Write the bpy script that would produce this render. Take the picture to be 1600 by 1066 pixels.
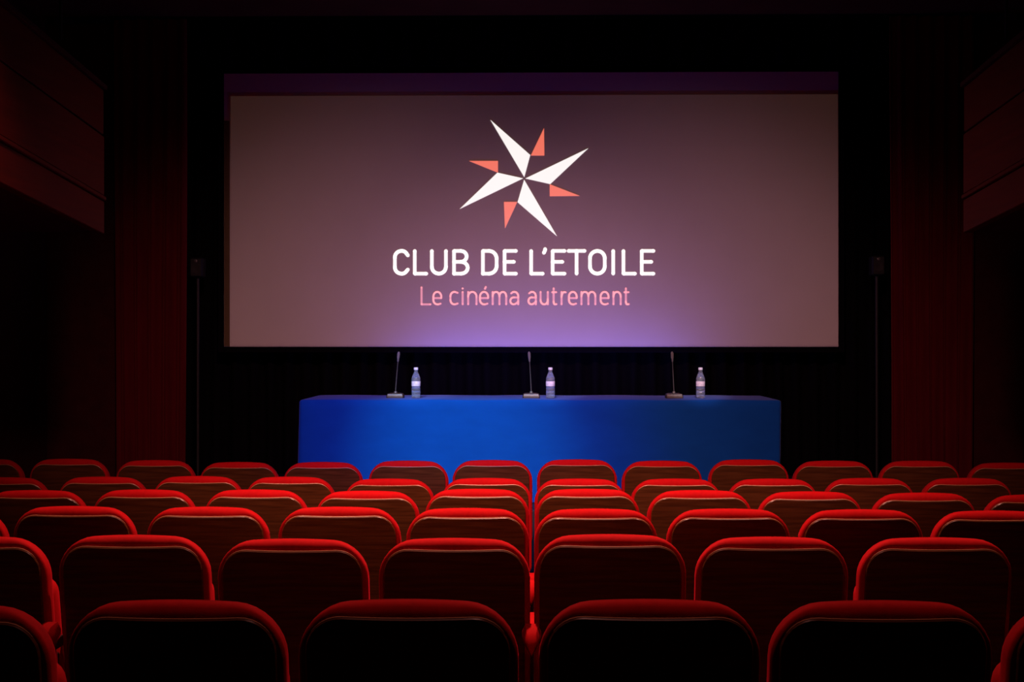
import bpy, bmesh, math, random
from mathutils import Vector, Matrix

for o in list(bpy.data.objects): bpy.data.objects.remove(o, do_unlink=True)
S = bpy.context.scene
COL = S.collection
random.seed(7)

# ------------------------------------------------------------------ camera
F = 1930.0; EYE = 1.5; YAW = math.atan(31/F)
cd = bpy.data.cameras.new('camera'); cam = bpy.data.objects.new('camera', cd); COL.objects.link(cam)
cd.sensor_width = 36; cd.lens = F/1600*36; cd.clip_start = .05; cd.clip_end = 60
cam.location = (0, 0, EYE); cam.rotation_euler = (math.pi/2, 0, YAW)
S.camera = cam
fx, fy, rx_, ry_ = -math.sin(YAW), math.cos(YAW), math.cos(YAW), math.sin(YAW)
def at(px, py, Y):
    """world point on the plane y = Y seen at a photograph position"""
    u = (px-800)/F; v = (533-py)/F
    dx, dy = fx+u*rx_, fy+u*ry_
    k = Y/dy
    return Vector((dx*k, Y, EYE+v*k))

# ------------------------------------------------------------------ world, exposure
w = bpy.data.worlds.new('world'); S.world = w; w.use_nodes = True
w.node_tree.nodes['Background'].inputs[0].default_value = (.5, .2, .2, 1)
w.node_tree.nodes['Background'].inputs[1].default_value = .004
S.view_settings.view_transform = 'Standard'; S.view_settings.look = 'None'
S.view_settings.gamma = 1; S.view_settings.use_curve_mapping = False
S.view_settings.exposure = 0

# ------------------------------------------------------------------ lights
def aim(o, target):
    o.rotation_euler = (Vector(target)-o.location).to_track_quat('-Z', 'Y').to_euler()
def spot(name, loc, target, power, col, angle, blend=1, size=.08):
    l = bpy.data.lights.new(name, 'SPOT'); l.energy = power; l.color = col
    l.spot_size = math.radians(angle); l.spot_blend = blend; l.shadow_soft_size = size
    o = bpy.data.objects.new(name, l); COL.objects.link(o); o.location = loc; aim(o, target); return o
def area(name, loc, target, power, col, sx, sy):
    l = bpy.data.lights.new(name, 'AREA'); l.shape = 'RECTANGLE'; l.size = sx; l.size_y = sy
    l.energy = power; l.color = col
    o = bpy.data.objects.new(name, l); COL.objects.link(o); o.location = loc; aim(o, target); return o
# warm house spots over the middle rows
for hx, hp in ((-1.7, 240), (-.1, 640), (1.6, 230)):
    spot('overhead_spot', (hx, 5.0, 4.0), (hx*.92, 5.0, .75), hp, (1, .38, .30), 86, 1, .06)
spot('overhead_spot', (-1.5, 2.5, 3.95), (-.3, 6.3, .75), 330, (1, .55, .38), 44, 1, .08)
spot('overhead_spot', (.1, 2.7, 4.0), (0, 2.9, .75), 75, (1, .34, .30), 92, 1, .06)  # added overhead fill that brightens the nearest row
# blue stage spots on the table front
spot('stage_spot_blue', (-1.0, 4.6, 4.0), (-.48, 8.9, .62), 900, (.0, 1, .95), 21, 1, .08)
spot('stage_spot_blue', (-.9, 4.6, 4.0), (-.60, 8.9, .60), 700, (.0, .05, 1), 36, 1, .08)
# violet strip light on the stage floor behind the table, and spots on the table top
area('stage_footlight_violet', (.12, 10.20, 1.02), (.12, 10.5, 1.9), 12.0, (.15, .14, 1), 2.3, .05)
spot('stage_spot_violet', (.1, 8.6, 4.05), (.1, 9.2, 1.07), 56, (.46, .40, 1), 72, 1, .1)
for px in (650, 860, 1094):
    q = at(px, 600, 9.17)
    spot('bottle_fill_spot', (q.x-.4, 3.9, 3.9), (q.x, 9.17, 1.18), 800, (.95, .85, 1), 5.5, .8, .04)  # added narrow fill, one per bottle, to brighten labels and caps
for sx in (-1, 1):
    spot('screen_wash_pink', (sx*.5, 3.0, 3.95), (sx*1.3, 10.5, -.1), 640, (1, .42, .43), 54, 1, .2)
# added red ceiling fill, an ambient lift for curtains and balconies
area('hall_fill_red', (0, 7.4, 4.0), (0, 8.2, 0), .8, (1, .14, .08), 2.0, 1.0)

# ------------------------------------------------------------------ materials
def mat(name, base, rough=.6, metal=0, noise=None, **kw):
    m = bpy.data.materials.new(name); m.use_nodes = True
    nt = m.node_tree; b = nt.nodes['Principled BSDF']
    b.inputs['Base Color'].default_value = (*base, 1); b.inputs['Roughness'].default_value = rough
    b.inputs['Metallic'].default_value = metal
    for k, v in kw.items():
        n = k.replace('_', ' ')
        b.inputs[n].default_value = (*v, 1) if isinstance(v, tuple) else v
    if noise:
        kind, scale, lo, bump = noise
        tc = nt.nodes.new('ShaderNodeTexCoord'); mp = nt.nodes.new('ShaderNodeMapping')
        mp.inputs['Scale'].default_value = scale
        nt.links.new(tc.outputs['Object'], mp.inputs['Vector'])
        t = nt.nodes.new('ShaderNodeTexNoise'); t.inputs['Scale'].default_value = 1; t.inputs['Detail'].default_value = 5
        nt.links.new(mp.outputs['Vector'], t.inputs['Vector'])
        r = nt.nodes.new('ShaderNodeValToRGB')
        r.color_ramp.elements[0].position = .3; r.color_ramp.elements[1].position = .7
        r.color_ramp.elements[0].color = (*[c*lo for c in base], 1); r.color_ramp.elements[1].color = (*base, 1)
        nt.links.new(t.outputs['Fac'], r.inputs['Fac']); nt.links.new(r.outputs['Color'], b.inputs['Base Color'])
        if bump:
            bp = nt.nodes.new('ShaderNodeBump'); bp.inputs['Strength'].default_value = bump; bp.inputs['Distance'].default_value = .004
            nt.links.new(t.outputs['Fac'], bp.inputs['Height']); nt.links.new(bp.outputs['Normal'], b.inputs['Normal'])
    return m
M = {}
M['velvet'] = mat('red_velvet', (.46, .0006, .003), .85, noise=('n', (45, 45, 45), .86, .12), Sheen_Weight=.45, Sheen_Roughness=.25, Sheen_Tint=(1, .02, .07), Specular_IOR_Level=.15)
M['wood'] = mat('dark_varnished_wood', (.11, .036, .011), .30, noise=('n', (5, 60, 90), .45, .04), Specular_IOR_Level=.35)
M['edge'] = mat('edge_highlight', (.62, .30, .16), .3, noise=('n', (12, 12, 12), .8, 0), Specular_IOR_Level=.8)  # pale colour stands in for light caught on the board's top edge
M['iron'] = mat('black_iron', (.007, .006, .006), .6, .1, noise=('n', (30, 30, 30), .7, .1))
M['cloth'] = mat('blue_cloth', (.003, .066, .34), .9, noise=('n', (6, 6, 14), .90, .15), Sheen_Weight=.25, Sheen_Tint=(.6, .6, 1), Sheen_Roughness=.4, Specular_IOR_Level=.1)
M['curtain'] = mat('dark_red_curtain', (.095, .003, .006), .9, noise=('n', (14, 14, 2), .7, .1), Sheen_Weight=.2, Sheen_Tint=(1, .1, .1), Specular_IOR_Level=.1)
M['black'] = mat('black_velour', (.0035, .0032, .0042), .95, noise=('n', (20, 20, 3), .7, .1), Specular_IOR_Level=.05)
M['wall'] = mat('dark_red_wall_fabric', (.045, .006, .006), .9, noise=('n', (9, 9, 9), .7, .1), Specular_IOR_Level=.1)
M['ceiling'] = mat('dark_red_ceiling', (.06, .012, .010), .9, noise=('n', (4, 4, 4), .8, .05), Specular_IOR_Level=.1)
M['fascia'] = mat('red_lacquered_fascia', (.085, .008, .002), .55, noise=('n', (3, 2, 30), .75, .03), Specular_IOR_Level=.03)
M['carpet'] = mat('dark_red_carpet', (.05, .004, .005), .95, noise=('n', (60, 60, 60), .5, .3), Specular_IOR_Level=.05)
M['stage'] = mat('black_stage_boards', (.010, .010, .011), .6, noise=('n', (3, 40, 3), .6, .05))
M['frame'] = mat('dark_screen_frame', (.12, .075, .02), .7, noise=('n', (10, 10, 10), .8, 0))
M['mic'] = mat('grey_metal', (.11, .105, .095), .4, .4, noise=('n', (80, 80, 80), .8, 0))
M['micbase'] = mat('brown_mic_base', (.06, .028, .012), .4, noise=('n', (60, 60, 60), .35, .1))
M['foam'] = mat('grey_foam', (.22, .22, .22), .9, noise=('n', (200, 200, 200), .6, .3))
M['label'] = mat('bottle_label', (.90, .78, .86), .5, noise=('n', (60, 60, 60), .70, 0))
M['cap'] = mat('bottle_cap', (.85, .83, .95), .4, noise=('n', (40, 40, 40), .8, 0))
M['water'] = mat('clear_plastic', (.80, .86, 1), .08, noise=('n', (50, 50, 70), .75, 1.0), Transmission_Weight=.86, IOR=1.42, Specular_IOR_Level=.9)
M['ply'] = mat('table_board', (.25, .16, .09), .6, noise=('n', (4, 40, 4), .7, 0))
def screenmat(name, base, emit, strength):
    m = mat(name, base, .9, noise=('n', (3, 3, 3), .96, 0), Specular_IOR_Level=.05)
    b = m.node_tree.nodes['Principled BSDF']
    b.inputs['Emission Color'].default_value = (*emit, 1); b.inputs['Emission Strength'].default_value = strength
    return m
M['screen'] = screenmat('screen_fabric', (.62, .60, .60), (0, 0, 0), 0)
M['raster'] = screenmat('projected_field', (.62, .60, .60), (.018, .0085, .0025), 1)
M['logo_white'] = screenmat('projected_white', (.62, .60, .60), (1, .96, .92), .95)
M['logo_orange'] = screenmat('projected_orange', (.62, .60, .60), (.84, .16, .085), 1)
M['logo_pink'] = screenmat('projected_pink', (.62, .60, .60), (.62, .19, .23), 1)

# ------------------------------------------------------------------ helpers
def mesh_obj(name, verts, faces, m, parent=None, smooth=True):
    me = bpy.data.meshes.new(name); me.from_pydata([tuple(v) for v in verts], [], faces)
    me.materials.append(m)
    bm = bmesh.new(); bm.from_mesh(me); bmesh.ops.recalc_face_normals(bm, faces=bm.faces); bm.to_mesh(me); bm.free()
    if smooth:
        for p in me.polygons: p.use_smooth = True
        me.set_sharp_from_angle(angle=math.radians(42))
    o = bpy.data.objects.new(name, me); COL.objects.link(o)
    if parent: o.parent = parent
    return o
def thing(name, label, cat, loc=(0, 0, 0), group=None):
    o = bpy.data.objects.new(name, None); COL.objects.link(o); o.location = loc; o.empty_display_size = .1
    o['label'] = label; o['category'] = cat
    if group: o['group'] = group
    return o
def tag(o, label, cat, group=None):
    o['label'] = label; o['category'] = cat
    if group: o['group'] = group
    return o
def structure(o): o['kind'] = 'structure'; return o
class Geo:
    def __init__(s): s.v = []; s.f = []
    def add(s, v, f):
        n = len(s.v); s.v += [Vector(p) for p in v]; s.f += [tuple(i+n for i in q) for q in f]; return s
    def box(s, x0, x1, y0, y1, z0, z1, c=0):
        """box with chamfered vertical and horizontal edges"""
        if not c:
            return s.add([(x, y, z) for z in (z0, z1) for x, y in ((x0, y0), (x1, y0), (x1, y1), (x0, y1))],
                         [(0, 3, 2, 1), (4, 5, 6, 7), (0, 1, 5, 4), (1, 2, 6, 5), (2, 3, 7, 6), (3, 0, 4, 7)])
        def ring(i, z):
            X0, X1, Y0, Y1 = x0+i, x1-i, y0+i, y1-i
            return [(X0+c, Y0, z), (X1-c, Y0, z), (X1, Y0+c, z), (X1, Y1-c, z), (X1-c, Y1, z), (X0+c, Y1, z), (X0, Y1-c, z), (X0, Y0+c, z)]
        return s.rings([ring(c, z0), ring(0, z0+c), ring(0, z1-c), ring(c, z1)])
    def rings(s, R, cap=True, closed=True):
        n = len(R[0]); v = [p for r in R for p in r]; f = []
        for i in range(len(R)-1):
            for j in range(n if closed else n-1):
                k = (j+1) % n
                f.append((i*n+j, i*n+k, (i+1)*n+k, (i+1)*n+j))
        if cap and closed:
            f.append(tuple(range(n-1, -1, -1))); f.append(tuple((len(R)-1)*n+j for j in range(n)))
        return s.add(v, f)
    def lathe(s, prof, n=20, c=(0, 0, 0)):
        return s.rings([[(c[0]+r*math.cos(2*math.pi*j/n), c[1]+r*math.sin(2*math.pi*j/n), c[2]+z) for j in range(n)] for r, z in prof])
    def tube(s, pts, r, n=8):
        pts = [Vector(p) for p in pts]; R = []
        for i, p in enumerate(pts):
            d = (pts[min(i+1, len(pts)-1)]-pts[max(i-1, 0)]).normalized()
            a = d.orthogonal() if i == 0 else (a - d*a.dot(d))
            a = a.normalized(); b = d.cross(a)
            rr = r[i] if isinstance(r, (list, tuple)) else r
            R.append([p+(a*math.cos(2*math.pi*j/n)+b*math.sin(2*math.pi*j/n))*rr for j in range(n)])
        return s.rings(R)
    def build(s, name, m, parent=None, smooth=True): return mesh_obj(name, s.v, s.f, m, parent, smooth)

# ------------------------------------------------------------------ rows of seats (measured)
ROWS = [  # distance, seat extents in the photograph and the height of their tops
 (2.79, [(-275,75,945),(95,445,938),(462,810,937),(845,1188,937),(1205,1560,939),(1582,1932,943)]),
 (4.06, [(-170,74,838),(82,328,836),(335,575,842),(590,828,841),(833,1075,835),(1087,1330,839),(1342,1590,840)]),
 (5.00, [(-188,8,796),(14,210,791),(225,418,792),(432,625,792),(635,825,794),(835,1028,795),(1043,1237,795),(1250,1447,796),(1460,1656,798)]),
 (5.88, [(-30,133,766),(142,303,765),(318,478,765),(492,653,767),(663,827,764),(837,1000,764),(1013,1176,766),(1185,1350,768),(1364,1528,770),(1541,1704,773)]),
 (6.77, [(-67,73,746),(88,228,745),(238,376,744),(383,521,745),(539,675,748),(689,830,747),(837,976,748),(988,1127,748),(1140,1277,748),(1289,1430,747),(1441,1585,747)]),
 (7.69, [(-90,33,717),(44,167,717),(178,304,719),(309,435,722),(441,566,722),(576,699,720),(706,832,719),(839,965,718),(972,1098,720),(1107,1235,718),(1240,1367,720),(1374,1503,720),(1515,1640,723)]),
]
SEAT_H = .914
FLOORZ = []
for Y, seats in ROWS:
    zs = [at((a+b)/2, t, Y).z-SEAT_H for a, b, t in seats]
    FLOORZ.append(sum(zs)/len(zs))

# ------------------------------------------------------------------ setting
XW = 3.95; ZC = 4.10; YB = -2.5; YF = 11.0; ST = .33; SY = 8.55
prof = [(YB, .12)] + [(2.0, FLOORZ[0]+.02)] + [(ROWS[i][0]+.25, FLOORZ[i]) for i in range(6)] + [(YF, FLOORZ[5]-.01)]
g = Geo()
for i in range(len(prof)-1):
    (a, za), (b, zb) = prof[i], prof[i+1]
    g.add([(-XW, a, za), (XW, a, za), (XW, b, zb), (-XW, b, zb)], [(0, 1, 2, 3)])
    g.add([(-XW, a, za-.2), (XW, a, za-.2), (XW, b, zb-.2), (-XW, b, zb-.2)], [(0, 3, 2, 1)])
def floor_z(y):
    for (a, za), (b, zb) in zip(prof, prof[1:]):
        if a <= y <= b: return za+(zb-za)*(y-a)/(b-a)
structure(g.build('floor', M['carpet'], smooth=False))
structure(Geo().box(-XW, XW, YB, 9.85, ZC, ZC+.15).build('ceiling', M['ceiling'], smooth=False))
structure(Geo().box(-XW, XW, 9.85, YF, ZC+.15, ZC+.75).build('ceiling', M['black'], smooth=False))
structure(Geo().box(-XW-.15, -XW, YB, YF+.15, -.4, ZC+.3).build('wall_left', M['wall'], smooth=False))
structure(Geo().box(XW, XW+.15, YB, YF+.15, -.4, ZC+.3).build('wall_right', M['wall'], smooth=False))
structure(Geo().box(-XW, XW, YF, YF+.15, -.4, ZC+.3).build('wall_front', M['black'], smooth=False))
structure(Geo().box(-XW, XW, YB-.15, YB, -.4, ZC+.3).build('wall_back', M['wall'], smooth=False))
structure(Geo().box(-XW+.01, XW-.01, SY, YF-.01, FLOORZ[5]-.0, ST, .01).build('stage_platform', M['stage'], smooth=False))

# wings left and right of the stage opening, covered in dark red fabric
LX0 = at(180, 0, 9.9).x; LX1 = at(290, 0, 9.9).x; RX0 = at(1392, 0, 9.9).x; RX1 = at(1520, 0, 9.9).x
structure(Geo().box(-XW, LX0-.02, 10.0, 10.15, ST, ZC-.02).build('wall_left_wing', M['wall'], smooth=False))
structure(Geo().box(RX1+.02, XW, 10.0, 10.15, ST, ZC-.02).build('wall_right_wing', M['wall'], smooth=False))

def drape(name, x0, x1, y, z0, z1, pitch, amp, m, n_per=8, seed=1, flat=.6, th=.012, lean=0):
    """hanging cloth with real folds and thickness"""
    rnd = random.Random(seed); nf = max(2, round((x1-x0)/pitch)); xs = []; ys = []
    for k in range(nf):
        wk = (x1-x0)/nf; a = amp*rnd.uniform(.7, 1.25)
        for j in range(n_per):
            t = j/n_per; xs.append(x0+wk*(k+t)); ys.append(a*math.copysign(abs(math.sin(2*math.pi*t))**flat, math.sin(2*math.pi*t)))
    xs.append(x1); ys.append(0)
    g = Geo(); R = []
    for i in range(9):
        t = i/8; z = z0+(z1-z0)*t; q = 1.0-.35*t
        R.append([(x+.010*math.sin(7*x+3*t), y+yy*q, z) for x, yy in zip(xs, ys)] + [(x+.010*math.sin(7*x+3*t), y+yy*q+th, z) for x, yy in reversed(list(zip(xs, ys)))])
    g.rings(R)
    return g.build(name, m)
tag(drape('stage_curtain', LX0, LX1, 9.9, ST+.01, ZC-.01, .105, .038, M['curtain'], seed=3), 'dark red pleated curtain at the left side of the stage opening', 'curtain', 'red side curtains of the stage')
tag(drape('stage_curtain', RX0, RX1, 9.9, ST+.01, ZC-.01, .105, .038, M['curtain'], seed=5), 'dark red pleated curtain at the right side of the stage opening', 'curtain', 'red side curtains of the stage')
tag(drape('backdrop_curtain', -3.2, 3.3, 10.80, ST+.01, ZC+.10, .16, .045, M['black'], seed=8), 'black folded backdrop curtain behind the cinema screen and the table', 'curtain')
tag(drape('pelmet', -3.0, 3.05, 10.46, 3.835, ZC+.10, .22, .02, M['black'], seed=9), 'black pelmet drape hanging above the cinema screen', 'pelmet')

# ------------------------------------------------------------------ balconies at both sides
def balcony(sgn, label):
    Yf = 7.0; X = abs(at(163, 0, Yf).x) if sgn < 0 else at(1505, 0, Yf).x
    Xo = XW-.01; t = thing('balcony', label, 'balcony', (sgn*X, Yf, at(163, 365, Yf).z), 'side balconies')
    o = t.location
    slope = .086
    z_at = lambda py: EYE+(533-py)/F*Yf
    # bands of the fascia at the front end, and gaps between them
    zs = [z_at(365), z_at(314), z_at(306), z_at(212), z_at(209), z_at(139)]
    bands = [('fascia_panel', zs[0], zs[1], 0, M['fascia']), ('ledge', zs[1]+.004, zs[2]-.002, -.012, M['fascia']),
             ('fascia_panel', zs[2]+.004, zs[3], 0, M['fascia']), ('fascia_panel', zs[4]+.002, zs[5], .004, M['fascia'])]
    def sheared(x0, x1, y0, y1, z0, z1, c=.004):
        gg = Geo().box(min(x0, x1), max(x0, x1), y0, y1, z0, z1, c)
        gg.v = [Vector((v.x-o.x, v.y-o.y, v.z+(Yf-v.y)*slope-o.z)) for v in gg.v]; return gg
    for nm, a, b, off, m in bands:
        ys = [YB+.1, 2.2, 4.6, Yf] if nm == 'fascia_panel' else [YB+.1, Yf]
        for i in range(len(ys)-1):
            e = .004 if nm == 'fascia_panel' else 0
            sheared(sgn*(X-off*-1) if off < 0 else sgn*(X+off), sgn*(X+.05), ys[i]+e, ys[i+1]-(e if i < len(ys)-2 else 0), a, b).build(nm, m, t, False)
    sheared(sgn*(X+.052), sgn*Xo, YB+.1, Yf-.01, zs[0]+.01, zs[0]+.16).build('deck', M['wall'], t, False)
    sheared(sgn*(X+.052), sgn*(X+.10), YB+.1, Yf-.01, zs[0]+.162, zs[5]-.01).build('parapet_core', M['wall'], t, False)
    sheared(sgn*(X-.015), sgn*(X+.11), YB+.1, Yf+.01, zs[5]+.002, zs[5]+.03).build('handrail', M['wall'], t, False)
    return t
balcony(-1, 'dark red panelled balcony above the seats on the left')
balcony(1, 'dark red panelled balcony above the seats on the right')
# slim grey pipes high on the side walls
for px, nm in ((95, 'left'), (1572, 'right')):
    p = at(px, 35, 9.2)
    tag(Geo().tube([(p.x, 9.2, at(px, 62, 9.2).z), (p.x, 9.2, ZC)], .012).build('conduit_pipe', M['iron']), 'thin dark pipe hanging from the ceiling above the %s balcony' % nm, 'pipe', 'ceiling pipes')

# ------------------------------------------------------------------ the screen with its projected picture
YS = 10.5
P = lambda x, y, d=0: at(x, y, YS-d)
bl, br, tr, tl = P(350, 542), P(1310, 542), P(1310, 113.5), P(350, 113.5)
zb = (bl.z+br.z)/2; zt = (tl.z+tr.z)/2+.0
x0, x1 = bl.x, br.x
scr = thing('cinema_screen', 'wide cinema screen with a white and orange star logo and club name projected', 'screen', ((x0+x1)/2, YS, zb))
so = scr.location.copy()
def on_screen(verts, faces, name, m, smooth=False):
    return mesh_obj(name, [Vector(v)-so for v in verts], faces, m, scr, smooth)
def sbox(name, a0, a1, z0, z1, y0, y1, m, c=0):
    gg = Geo().box(a0, a1, y0, y1, z0, z1, c); gg.v = [v-so for v in gg.v]; return gg.build(name, m, scr, False)
sbox('screen_fabric', x0, x1, zb, zt, YS, YS+.012, M['screen'])
sbox('frame_bar', x0-.05, x0-.002, zb-.05, zt+.02, YS-.006, YS+.045, M['black'], .004)
sbox('frame_bar', x1+.002, x1+.05, zb-.05, zt+.02, YS-.006, YS+.045, M['black'], .004)
sbox('frame_bar', x0, x1, zb-.05, zb-.002, YS-.002, YS+.045, M['black'], .004)
sbox('edge_strip', x0+.002, P(359, 0).x, zb+.003, P(0, 190).z, YS-.006, YS-.001, M['frame'], .001)
sbox('bottom_hem', P(359, 0).x+.002, x1-.004, zb, zb+.010, YS-.006, YS-.001, M['screen'], .001)
sbox('suspension_strap', x0+.5, x0+.54, zt, ZC+.14, YS+.013, YS+.02, M['black'])
sbox('suspension_strap', x1-.54, x1-.5, zt, ZC+.14, YS+.013, YS+.02, M['black'])
# projected field: everything below the dark upper strip
e0 = P(360.5, 0).x
sbox('projected_field', e0, x1-.006, zb+.012, P(830, 149).z, YS-.004, YS-.001, M['raster'])
def slab(pts, name, m, d=.0062):
    """thin plate, polygon given by photograph positions on the screen plane"""
    n = len(pts)
    a = [P(x, y) for x, y in pts]
    v = [(p.x, YS-d, p.z) for p in a]+[(p.x, YS-.0042, p.z) for p in a]
    return on_screen(v, [tuple(range(n)), tuple(range(2*n-1, n-1, -1))]+[(i, (i+1) % n, n+(i+1) % n, n+i) for i in range(n)], name, m)
Z7 = lambda X, Y: (690+X/5.078, 170+Y/5.078)
for tri in (((388,90),(703,368),(656,543)), ((1163,315),(862,598),(665,554)), ((915,1012),(603,742),(655,564)), ((145,795),(443,508),(646,553))):
    slab([Z7(*p) for p in tri], 'star_ray', M['logo_white'])
for tri in (((812,155),(815,372),(708,372)), ((1095,692),(858,695),(858,600)), ((503,950),(495,740),(600,740)), ((218,415),(447,415),(447,508))):
    slab([Z7(*p) for p in tri], 'star_point', M['logo_orange'])['label'] = 'small orange triangle of the star'

# lettering from strokes -------------------------------------------------
def arc(cx, cy, rx, ry, a0, a1, n=10):
    return [(cx+rx*math.cos(math.radians(a0+(a1-a0)*i/n)), cy+ry*math.sin(math.radians(a0+(a1-a0)*i/n))) for i in range(n+1)]
# glyph box: x 0..1 (scaled to letter width), y 0 baseline .. 1 cap height
def gl(ch):
    return {
    'C': [arc(.98,.78,.0,.0,0,0,1)[:0]+[(1,.80)]+arc(.56,.72,.42,.28,35,90,5)+arc(.50,.72,.50,.28,90,180,6)+arc(.50,.28,.50,.28,180,270,6)+arc(.56,.28,.42,.28,270,325,5)+[(1,.18)]],
    'L': [[(0,1),(0,0),(1,0)]],
    'U': [[(0,1),(0,.30)]+arc(.5,.30,.5,.30,180,360,12)+[(1,1)]],
    'B': [[(0,0),(0,1),(.5,1)]+arc(.5,.76,.42,.24,90,-90,8)+[(0,.52)], [(.5,.52)]+arc(.52,.26,.48,.26,90,-90,8)+[(0,0)]],
    'D': [[(0,0),(0,1),(.45,1)]+arc(.45,.66,.55,.34,90,0,6)+arc(.45,.34,.55,.34,0,-90,6)+[(0,0)]],
    'E': [[(1,1),(0,1),(0,0),(1,0)], [(0,.52),(.82,.52)]],
    'T': [[(0,1),(1,1)], [(.5,1),(.5,0)]],
    'O': [arc(.5,.68,.5,.32,0,180,12)+arc(.5,.32,.5,.32,180,360,12)+[(1,.68)]],
    'I': [[(.5,1),(.5,0)]],
    "'": [[(.75,1),(.75,.72),(.1,.0)]],
    # lower case, y 0..1 = x height
    'e': [[(0,.50),(1,.50)]+arc(.5,.62,.5,.38,0,180,10)+[(0,.36)]+arc(.5,.36,.5,.36,180,270,6)+[(.62,0),(.92,.06)]],
    'c': [[(1,.92)]+arc(.55,.64,.55,.36,80,180,7)+arc(.55,.36,.55,.36,180,280,7)+[(1,.07)]],
    'i': [[(.5,1),(.5,0)]],
    'n': [[(0,0),(0,1)], [(0,.62)]+arc(.5,.62,.5,.38,170,0,10)+[(1,0)]],
    'm': [[(0,0),(0,1)], [(0,.66)]+arc(.25,.66,.25,.34,170,0,8)+[(.5,0)], [(.5,.66)]+arc(.75,.66,.25,.34,170,0,8)+[(1,0)]],
    'a': [[(.10,.88)]+arc(.5,.66,.5,.34,110,0,8)+[(1,0)], [(1,.55),(.5,.55)]+arc(.42,.28,.42,.28,90,270,8)+[(.65,.04),(1,.22)]],
    'u': [[(0,1),(0,.34)]+arc(.5,.34,.5,.34,180,360,10)+[(1,1)], [(1,.4),(1,0)]],
    't': [[(.28,1.28),(.28,.22)]+arc(.62,.22,.34,.22,180,280,6)+[(1,.02)], [(-.1,.97),(.95,.97)]],
    'r': [[(0,0),(0,1)], [(0,.6)]+arc(.62,.55,.62,.43,165,80,7)+[(1,.96)]],
    '/': [[(0,0),(1,1)]],
    '.': [[(.5,.0),(.5,.02)]],
    }[ch]
def letters(spec, name, thick, m, depth):
    """spec: list of (glyph, x0, x1, y_base, y_top) in zoomed crop units"""
    glyphs = []
    zx = lambda X: 600+X/3.636
    zy = lambda Y: 370+Y/3.636
    for ch, a, b, yb, yt in spec:
        if ch not in './': g = Geo()
        h = thick/2
        X0, X1 = zx(a)+h, zx(b)-h; Y0, Y1 = zy(yb)-h, zy(yt)+h
        for st in gl(ch):
            pts = [(X0+(X1-X0)*p[0], Y0+(Y1-Y0)*p[1]) for p in st]
            for i, (p, q) in enumerate(zip(pts, pts[1:])):
                dx, dy = q[0]-p[0], q[1]-p[1]; L = math.hypot(dx, dy)
                if L < 1e-6: continue
                nx, ny = -dy/L*h, dx/L*h
                qd = [(p[0]+nx, p[1]+ny), (q[0]+nx, q[1]+ny), (q[0]-nx, q[1]-ny), (p[0]-nx, p[1]-ny)]
                g.add([(P(*c).x, YS-depth, P(*c).z) for c in qd], [(0, 3, 2, 1)])
            for p in pts:
                g.add([(P(p[0]+h*math.cos(k*math.pi/5), p[1]+h*math.sin(k*math.pi/5)).x, YS-depth, P(p[0]+h*math.cos(k*math.pi/5), p[1]+h*math.sin(k*math.pi/5)).z) for k in range(10)], [tuple(range(10))])
        if ch not in './': glyphs.append(g)
    for g in glyphs:
        o = on_screen(g.v, g.f, name, m)
        for pl in o.data.polygons:
            if pl.normal.y > 0: pl.flip()
cap = lambda ch, a, b: (ch, a, b, 220, 71)
letters([cap('C',52,146), cap('L',165,251), cap('U',262,362), cap('B',388,486), cap('D',552,650), cap('E',675,760), cap('L',826,912),
         ("'",897,928,102,60), cap('E',948,1036), cap('T',1038,1150), cap('O',1160,1264), cap('I',1290,1314), cap('L',1350,1436), cap('E',1454,1541)],
        'title_letter', 5.5, M['logo_white'], .0056)
lo = lambda ch, a, b: (ch, a, b, 390, 308)
letters([('L',208,270,390,282), lo('e',275,331), lo('c',372,424), lo('i',441,453), ('.',441,453,300,286), lo('n',473,531), lo('e',540,597), ('/',568,584,302,280),
         lo('m',612,700), lo('a',712,768), lo('a',815,868), lo('u',884,936), lo('t',952,985), lo('r',1003,1038), lo('e',1045,1100),
         lo('m',1116,1206), lo('e',1225,1281), lo('n',1298,1350), lo('t',1362,1396)],
        'tagline_letter', 3.0, M['logo_pink'], .0056)

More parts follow.
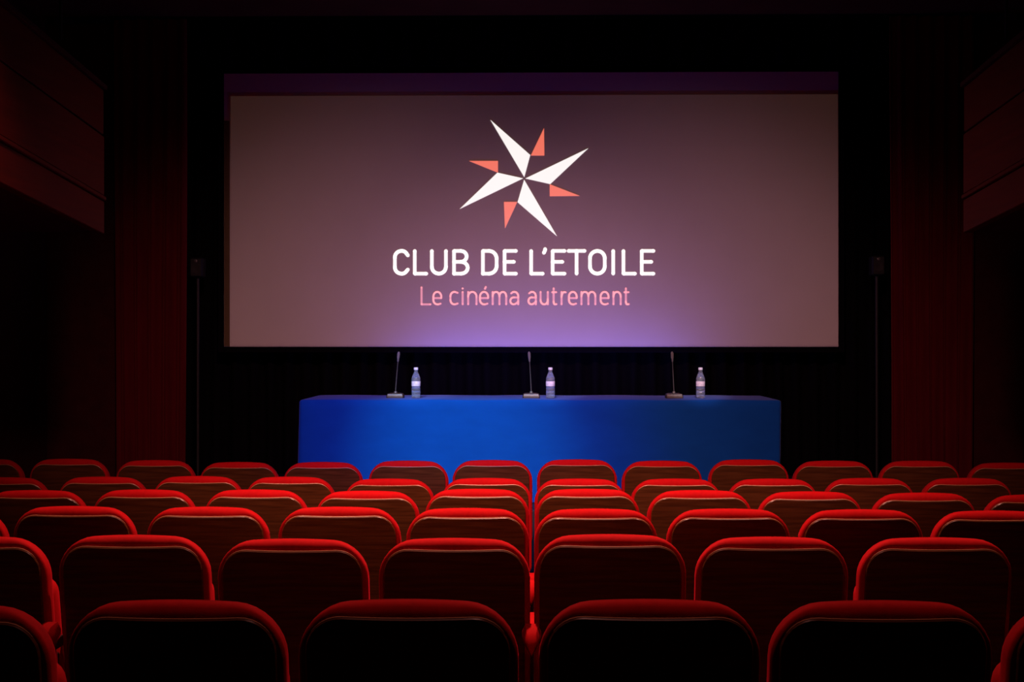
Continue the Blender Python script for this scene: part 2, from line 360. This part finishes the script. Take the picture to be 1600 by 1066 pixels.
# ------------------------------------------------------------------ table with its cloth
TY0 = 8.9; TY1 = 9.69
TZ = EYE-(625-533)/F*TY0
tx0, tx1 = at(467, 0, TY0).x, at(1222, 0, TY0).x
tb = thing('conference_table', 'long folding table on the stage hidden under the blue cloth', 'table', ((tx0+tx1)/2, (TY0+TY1)/2, ST))
hw = (tx1-tx0)/2-.02; hd = (TY1-TY0)/2-.02
Geo().box(-hw, hw, -hd, hd, TZ-ST-.035, TZ-ST-.006, .003).build('tabletop', M['ply'], tb, False)
for sx in (-1, 1):
    for sy in (-1, 1):
        Geo().tube([(sx*(hw-.1), sy*(hd-.07), .0), (sx*(hw-.1), sy*(hd-.07), TZ-ST-.036)], .014).build('leg', M['iron'], tb)
def cloth():
    def plan(i, z, amp, ph=0):
        X0, X1, Y0, Y1 = tx0+i, tx1-i, TY0+i, TY1-i; r = .03; pts = []
        per = 0
        n = 90; m = 18
        side = [(X0+r+(X1-X0-2*r)*k/n, Y0, 0, -1) for k in range(n+1)]
        side += [(X1-r+r*math.sin(a), Y0+r-r*math.cos(a), math.sin(a), -math.cos(a)) for a in (math.pi*k/8 for k in range(1, 4))]
        side += [(X1, Y0+r+(Y1-Y0-2*r)*k/m, 1, 0) for k in range(m+1)]
        side += [(X1-r+r*math.cos(a), Y1-r+r*math.sin(a), math.cos(a), math.sin(a)) for a in (math.pi*k/8 for k in range(1, 4))]
        side += [(X1-r-(X1-X0-2*r)*k/n, Y1, 0, 1) for k in range(n+1)]
        side += [(X0+r-r*math.sin(a), Y1-r+r*math.cos(a), -math.sin(a), math.cos(a)) for a in (math.pi*k/8 for k in range(1, 4))]
        side += [(X0, Y1-r-(Y1-Y0-2*r)*k/m, -1, 0) for k in range(m+1)]
        side += [(X0+r-r*math.cos(a), Y0+r-r*math.sin(a), -math.cos(a), -math.sin(a)) for a in (math.pi*k/8 for k in range(1, 4))]
        for x, y, nx, ny in side:
            s = math.sin(x*6.1+y*9+1.3)*.55+math.sin(x*13.7-y*5+ph)*.3+math.sin(x*2.3+y*21)*.35
            k = amp*s
            pts.append((x+nx*k, y+ny*k, z+.0018*math.sin(x*9+2)*(1 if z > TZ-.05 else 0)))
        return pts
    hem = ST+.006
    R = []
    for t in [0, .08, .2, .35, .5, .65, .8, .92]:
        z = hem+(TZ-.02-hem)*t
        R.append(plan(0, z, .016*(1-t)+.0025, t*1.5))
    for a in (15, 40, 65, 90):
        a = math.radians(a); R.append(plan(.02*(1-math.cos(a)), TZ-.02+.02*math.sin(a), .002*(1-a/1.6)))
    g = Geo(); g.rings(R, cap=False); n = len(R[0])
    g.f.append(tuple((len(R)-1)*n+j for j in range(n)))
    return g.build('tablecloth', M['cloth'])
tag(cloth(), 'long plain blue tablecloth draped over the stage table below the screen', 'tablecloth')

# ------------------------------------------------------------------ microphones and bottles on the table
def mic(bx, tx, label):
    b = at(bx, 622, 9.2); b.z = TZ+.0005
    t = thing('table_microphone', label, 'microphone', b, 'gooseneck microphones on the blue table')
    g = Geo().rings([[(x*k, y*k, z) for x, y in ((-.058,-.05),(.058,-.05),(.064,-.04),(.064,.04),(.058,.05),(-.058,.05),(-.064,.04),(-.064,-.04))] for k, z in ((1, 0), (1.0, .016), (.9, .030), (.62, .036))])
    base = g.build('base', M['micbase'], t)
    Geo().box(-.02, .02, -.048, -.036, .028, .0345, .0015).build('switch_plate', M['mic'], base, False)
    Geo().lathe([(.013, .033), (.013, .043), (.009, .050)], 14).build('socket', M['mic'], t)
    top = at(tx, 549, 9.2); dx = top.x-b.x; H = top.z-b.z
    pts = [(dx*(k/10)**1.2, -.03*(k/10)**2, .046+(H-.075-.046)*k/10) for k in range(11)]
    Geo().tube(pts, .0040, 10).build('gooseneck', M['mic'], t)
    e = Vector(pts[-1]); d = (e-Vector(pts[-2])).normalized()
    Geo().tube([e-d*.004, e, e+d*.02, e+d*.03, e+d*.06, e+d*.07, e+d*.075], [.004, .007, .0085, .0105, .0108, .008, .003], 12).build('capsule', M['foam'], t)
mic(618, 622.5, 'gooseneck microphone on the left part of the blue table')
mic(830, 827.5, 'gooseneck microphone at the middle of the blue table')
mic(1053, 1050, 'gooseneck microphone on the right part of the blue table')
def bottle(px, label):
    b = at(px, 622, 9.17); b.z = TZ+.0005
    t = thing('water_bottle', label, 'bottle', b, 'water bottles on the blue table')
    pr = [(.024, 0), (.031, .002), (.0335, .008), (.0335, .022), (.031, .027), (.0335, .032), (.0335, .048), (.031, .053), (.0335, .058), (.0335, .076), (.030, .082),
          (.0325, .086), (.0325, .128), (.0335, .132), (.0335, .142), (.031, .152), (.025, .168), (.018, .184), (.0135, .194), (.0135, .208)]
    Geo().lathe(pr, 24).build('bottle_body', M['water'], t)
    Geo().lathe([(.0332, .089), (.0336, .090), (.0336, .124), (.0332, .125)], 24).build('paper_label', M['label'], t)['label'] = 'pale pink and white paper label'
    c = Geo().lathe([(.0155, .2085), (.0162, .210), (.0162, .224), (.015, .227)], 18).build('cap', M['cap'], t); c['label'] = 'white screw cap'
bottle(650, 'clear water bottle right of the left microphone')
bottle(860, 'clear water bottle right of the middle microphone')
bottle(1094.5, 'clear water bottle right of the right microphone')
# ------------------------------------------------------------------ small speakers on poles at both sides of the screen
def side_speaker(px, py, sgn, label):
    p = at(px, py, 10.3)
    t = thing('stand_speaker', label, 'speaker', (p.x, 10.3, ST), 'small speakers beside the screen')
    h = p.z-ST
    Geo().lathe([(.14, .0), (.14, .012), (.03, .02), (.02, .03)], 20).build('base', M['iron'], t)
    Geo().tube([(0, 0, .025), (0, 0, h-.092)], .014).build('pole', M['iron'], t)
    c = Geo(); 
    c.box(-.055, .055, -.06, .06, h-.09, h+.075, .012)
    c.build('cabinet', mat('speaker_shell', (.009, .009, .010), .4, noise=('n', (20, 20, 20), .8, .05)), t, False)
    cone = Geo(); cone.rings([[(r*math.cos(a), y, h-.02+r*math.sin(a)) for a in (2*math.pi*k/16 for k in range(16))] for r, y in ((.042, -.0605), (.042, -.064), (.036, -.064), (.012, -.0615))])
    cone.build('cone', M['iron'], t)
    tw = Geo(); tw.rings([[(r*math.cos(a), y, h+.045+r*math.sin(a)) for a in (2*math.pi*k/12 for k in range(12))] for r, y in ((.014, -.0605), (.014, -.064), (.006, -.066))])
    tw.build('tweeter', M['mic'], t)
side_speaker(309, 417, -1, 'small black speaker on a pole left of the screen')
side_speaker(1370, 414, 1, 'small black speaker on a pole right of the screen')

# ------------------------------------------------------------------ cinema seats
TILT = math.tan(math.radians(9))
def outline(w, z0, z1, rt, rb, crown, n=8, nt=14):
    """rounded outline in x, z, starting bottom left, going round; same count for all insets"""
    h = w/2; P_ = []
    for k in range(n+1):                       # bottom left
        a = math.pi+math.pi/2*k/n; P_.append((-h+rb+rb*math.cos(a), z0+rb+rb*math.sin(a)))
    for k in range(n+1):                       # bottom right
        a = -math.pi/2+math.pi/2*k/n; P_.append((h-rb+rb*math.cos(a), z0+rb+rb*math.sin(a)))
    for k in range(n+1):                       # top right
        a = math.pi/2*k/n; P_.append((h-rt+rt*math.cos(a), z1-rt+rt*math.sin(a)))
    for k in range(1, nt):                     # top edge
        P_.append((h-rt-(w-2*rt)*k/nt, z1))
    for k in range(n+1):
        a = math.pi/2+math.pi/2*k/n; P_.append((-h+rt+rt*math.cos(a), z1-rt+rt*math.sin(a)))
    zm = (z0+z1)/2
    return [(x, z+(crown*(1-(x/h)**2) if z > zm else 0)) for x, z in P_]
def lean(pts): return [Vector((x, y+(SEAT_H-z)*TILT, z)) for x, y, z in pts]
def make_chair():
    t = thing('cinema_chair', 'x', 'chair', (0, 0, 0), 'red velvet cinema chairs')
    # backrest: padded, thick, rounded all round
    W = .498; zt_, zb_ = SEAT_H-.016, .36; T = .082; rbk, rfr = .030, .050
    # the rear edge is tight at the sides and corners and a full soft roll along the middle of the top
    O0 = outline(W, zb_, zt_, .115, .06, .016); O3 = outline(W-.06, zb_+.03, zt_-.03, .085, .03, .016)
    def soft(x, z):
        if z < zt_-.06: return 0
        q = max(0, 1-(abs(x)/.205)**2.4)
        return q*q*(3-2*q)
    R = []
    def ring(fn):
        R.append(lean([((x+(x3-x)*fn(soft(x, z))[0]/.03), fn(soft(x, z))[1], z+(z3-z)*fn(soft(x, z))[0]/.03) for (x, z), (x3, z3) in zip(O0, O3)]))
    rad = lambda q: .012+.024*q
    ring(lambda q: (rad(q)+.022, 0.0)); ring(lambda q: (rad(q)+.003, 0.0))
    for k in range(1, 8):
        a = math.pi/2*k/7
        ring(lambda q, a=a: (rad(q)*(1-math.sin(a)), rad(q)*(1-math.cos(a))))
    for k in range(0, 7):
        a = math.pi/2*k/6
        ring(lambda q, a=a: (rfr*(1-math.cos(a))*.9, T-rfr+rfr*math.sin(a)))
    ring(lambda q: (rfr+.03, T+.004))
    Geo().rings(R).build('backrest', M['velvet'], t)
    # varnished rear board, slightly proud of the padding, its top edge dips in the middle
    PW = .462; pz1 = SEAT_H-.030; pz0 = .33
    R = []
    for ins, y in ((.004, .004), (.0, .001), (.0, -.006), (.003, -.0095), (.03, -.0105), (.12, -.0115)):
        R.append(lean([(x, y, z) for x, z in outline(PW-2*ins, pz0+ins, pz1-ins, max(.085-ins, .012), max(.03-ins, .008), -.008)]))
    pn = Geo().rings(R).build('back_board', M['wood'], t)
    # added pale tube, paints the highlight along the board's lit top edge
    o = outline(PW, pz0, pz1, .085, .03, -.008)
    n1 = 9+9; top = o[n1+3:n1+9+13+9-3]
    pts = lean([(x, -.004, z+.0012) for x, z in top])
    m_ = len(pts); rr = [.0018*min(1, .25+.25*min(i, m_-1-i)) for i in range(m_)]
    Geo().tube(pts, rr, 6).build('board_highlight', M['edge'], pn)
    # tipped-up seat
    g = Geo(); R = []
    for ins, y in ((.03, 0), (.006, .004), (0, .02), (0, .07), (.008, .088), (.04, .095)):
        R.append([(x, .135+y+(z-.40)*(-.08)+(.70-z)*.10, z) for x, z in outline(.455-2*ins, .37+ins, .76-ins, max(.06-ins, .015), max(.03-ins, .01), 0, 5, 6)])
    g.rings(R).build('seat', M['velvet'], t)
    # iron standards
    for sx in (-1, 1):
        x = sx*.226
        g = Geo()
        g.box(x-.009, x+.009, .04, .30, 0, .018, .003)
        g.box(x-.009, x+.009, .11, .165, .018, .50, .004)
        g.build('leg', M['iron'], t, False)
    Geo().tube([(-.23, .14, .36), (.23, .14, .36)], .013, 8).build('hinge_bar', M['iron'], t)
    return t
def children(o): return [c for c in bpy.data.objects if c.parent == o]
proto = make_chair()
TREE = [(c, children(c)) for c in children(proto)]
def dup(loc, rz):
    r = proto.copy(); COL.objects.link(r); r.location = loc; r.rotation_euler = (0, 0, rz)
    for ch, subs in TREE:
        c = ch.copy(); COL.objects.link(c); c.parent = r
        for s_ in subs:
            d = s_.copy(); COL.objects.link(d); d.parent = c
    return r
RN = ['nearest row', 'second nearest row', 'third nearest row', 'third row from the table', 'second row from the table', 'row nearest the blue table']
ORD = ['first', 'second', 'third', 'fourth', 'fifth', 'sixth', 'seventh', 'eighth']
first = True
for r, (Y, seats) in enumerate(ROWS):
    left = [s_ for s_ in seats if (s_[0]+s_[1])/2 < 831]; nl = len(left)
    for i, (a, b, tpx) in enumerate(seats):
        p = at((a+b)/2, tpx, Y); p.x = at((a+b)/2, tpx, Y-.03).x
        rz = random.uniform(-.006, .006)
        if first: o = proto; first = False; o.location = (p.x, Y-.03, p.z-SEAT_H); o.rotation_euler = (0, 0, rz)
        else: o = dup((p.x, Y-.03, p.z-SEAT_H), rz)
        k, side = (nl-1-i, 'left') if i < nl else (i-nl, 'right')
        o['label'] = 'red velvet cinema chair, %s, %s %s of centre' % (RN[r], ORD[k], side)

# shared armrests: a front pad, a thin plate between two backs and a padded rear cap that sticks out behind them
def armrest(x, r, label):
    Y = ROWS[r][0]-.03; zf = FLOORZ[r]
    t = thing('armrest_stand', label, 'armrest', (x, Y, zf), 'shared armrests between the cinema chairs')
    H = .632
    sec = [(-.020, 0), (-.031, -.024), (-.031, -.042), (-.012, -.080), (0, -.098), (.012, -.080), (.031, -.042), (.031, -.024), (.020, 0)]
    def build(name, spec, m):
        g = Geo(); g.rings([[(x_*k, y, H+dz+z_*k) for x_, z_ in sec] for k, y, dz in spec]); return g.build(name, m, t)
    build('rear_cap', ((.30, -.078, -.050), (.62, -.066, -.026), (.90, -.040, -.006), (1, -.012, 0), (1, .015, 0), (.8, .022, -.008)), M['velvet'])
    build('pad', ((.4, .200, -.080), (.72, .207, -.062), (.80, .23, -.054), (.80, .44, -.056), (.72, .47, -.064), (.4, .48, -.085)), M['velvet'])
    g = Geo(); g.box(-.0035, .0035, .0225, .204, H-.10, H-.065, .001); g.box(-.010, .010, .26, .48, 0, .02, .003); g.box(-.009, .009, .31, .40, .02, H-.13, .004)
    g.build('post', M['iron'], t, False)
def gaps(r):
    st = ROWS[r][1]; return [(p[1]+q[0])/2 for p, q in zip(st, st[1:])]
B_ = gaps(1); B_.append(1595)
names = {78: 'leftmost gap', 1595: 'rightmost gap'}
ci = min(range(len(B_)), key=lambda i: abs(B_[i]-831))
for i, px in enumerate(B_):
    k = i-ci
    nm = 'centre gap' if k == 0 else '%s gap %s of centre' % (ORD[abs(k)-1], 'left' if k < 0 else 'right')
    armrest(at(px, 0, ROWS[1][0]-.03).x, 1, 'red padded armrest in the %s, second nearest row' % nm)
armrest(at(830, 0, ROWS[2][0]-.03).x, 2, 'red padded armrest in the centre gap of the third nearest row')
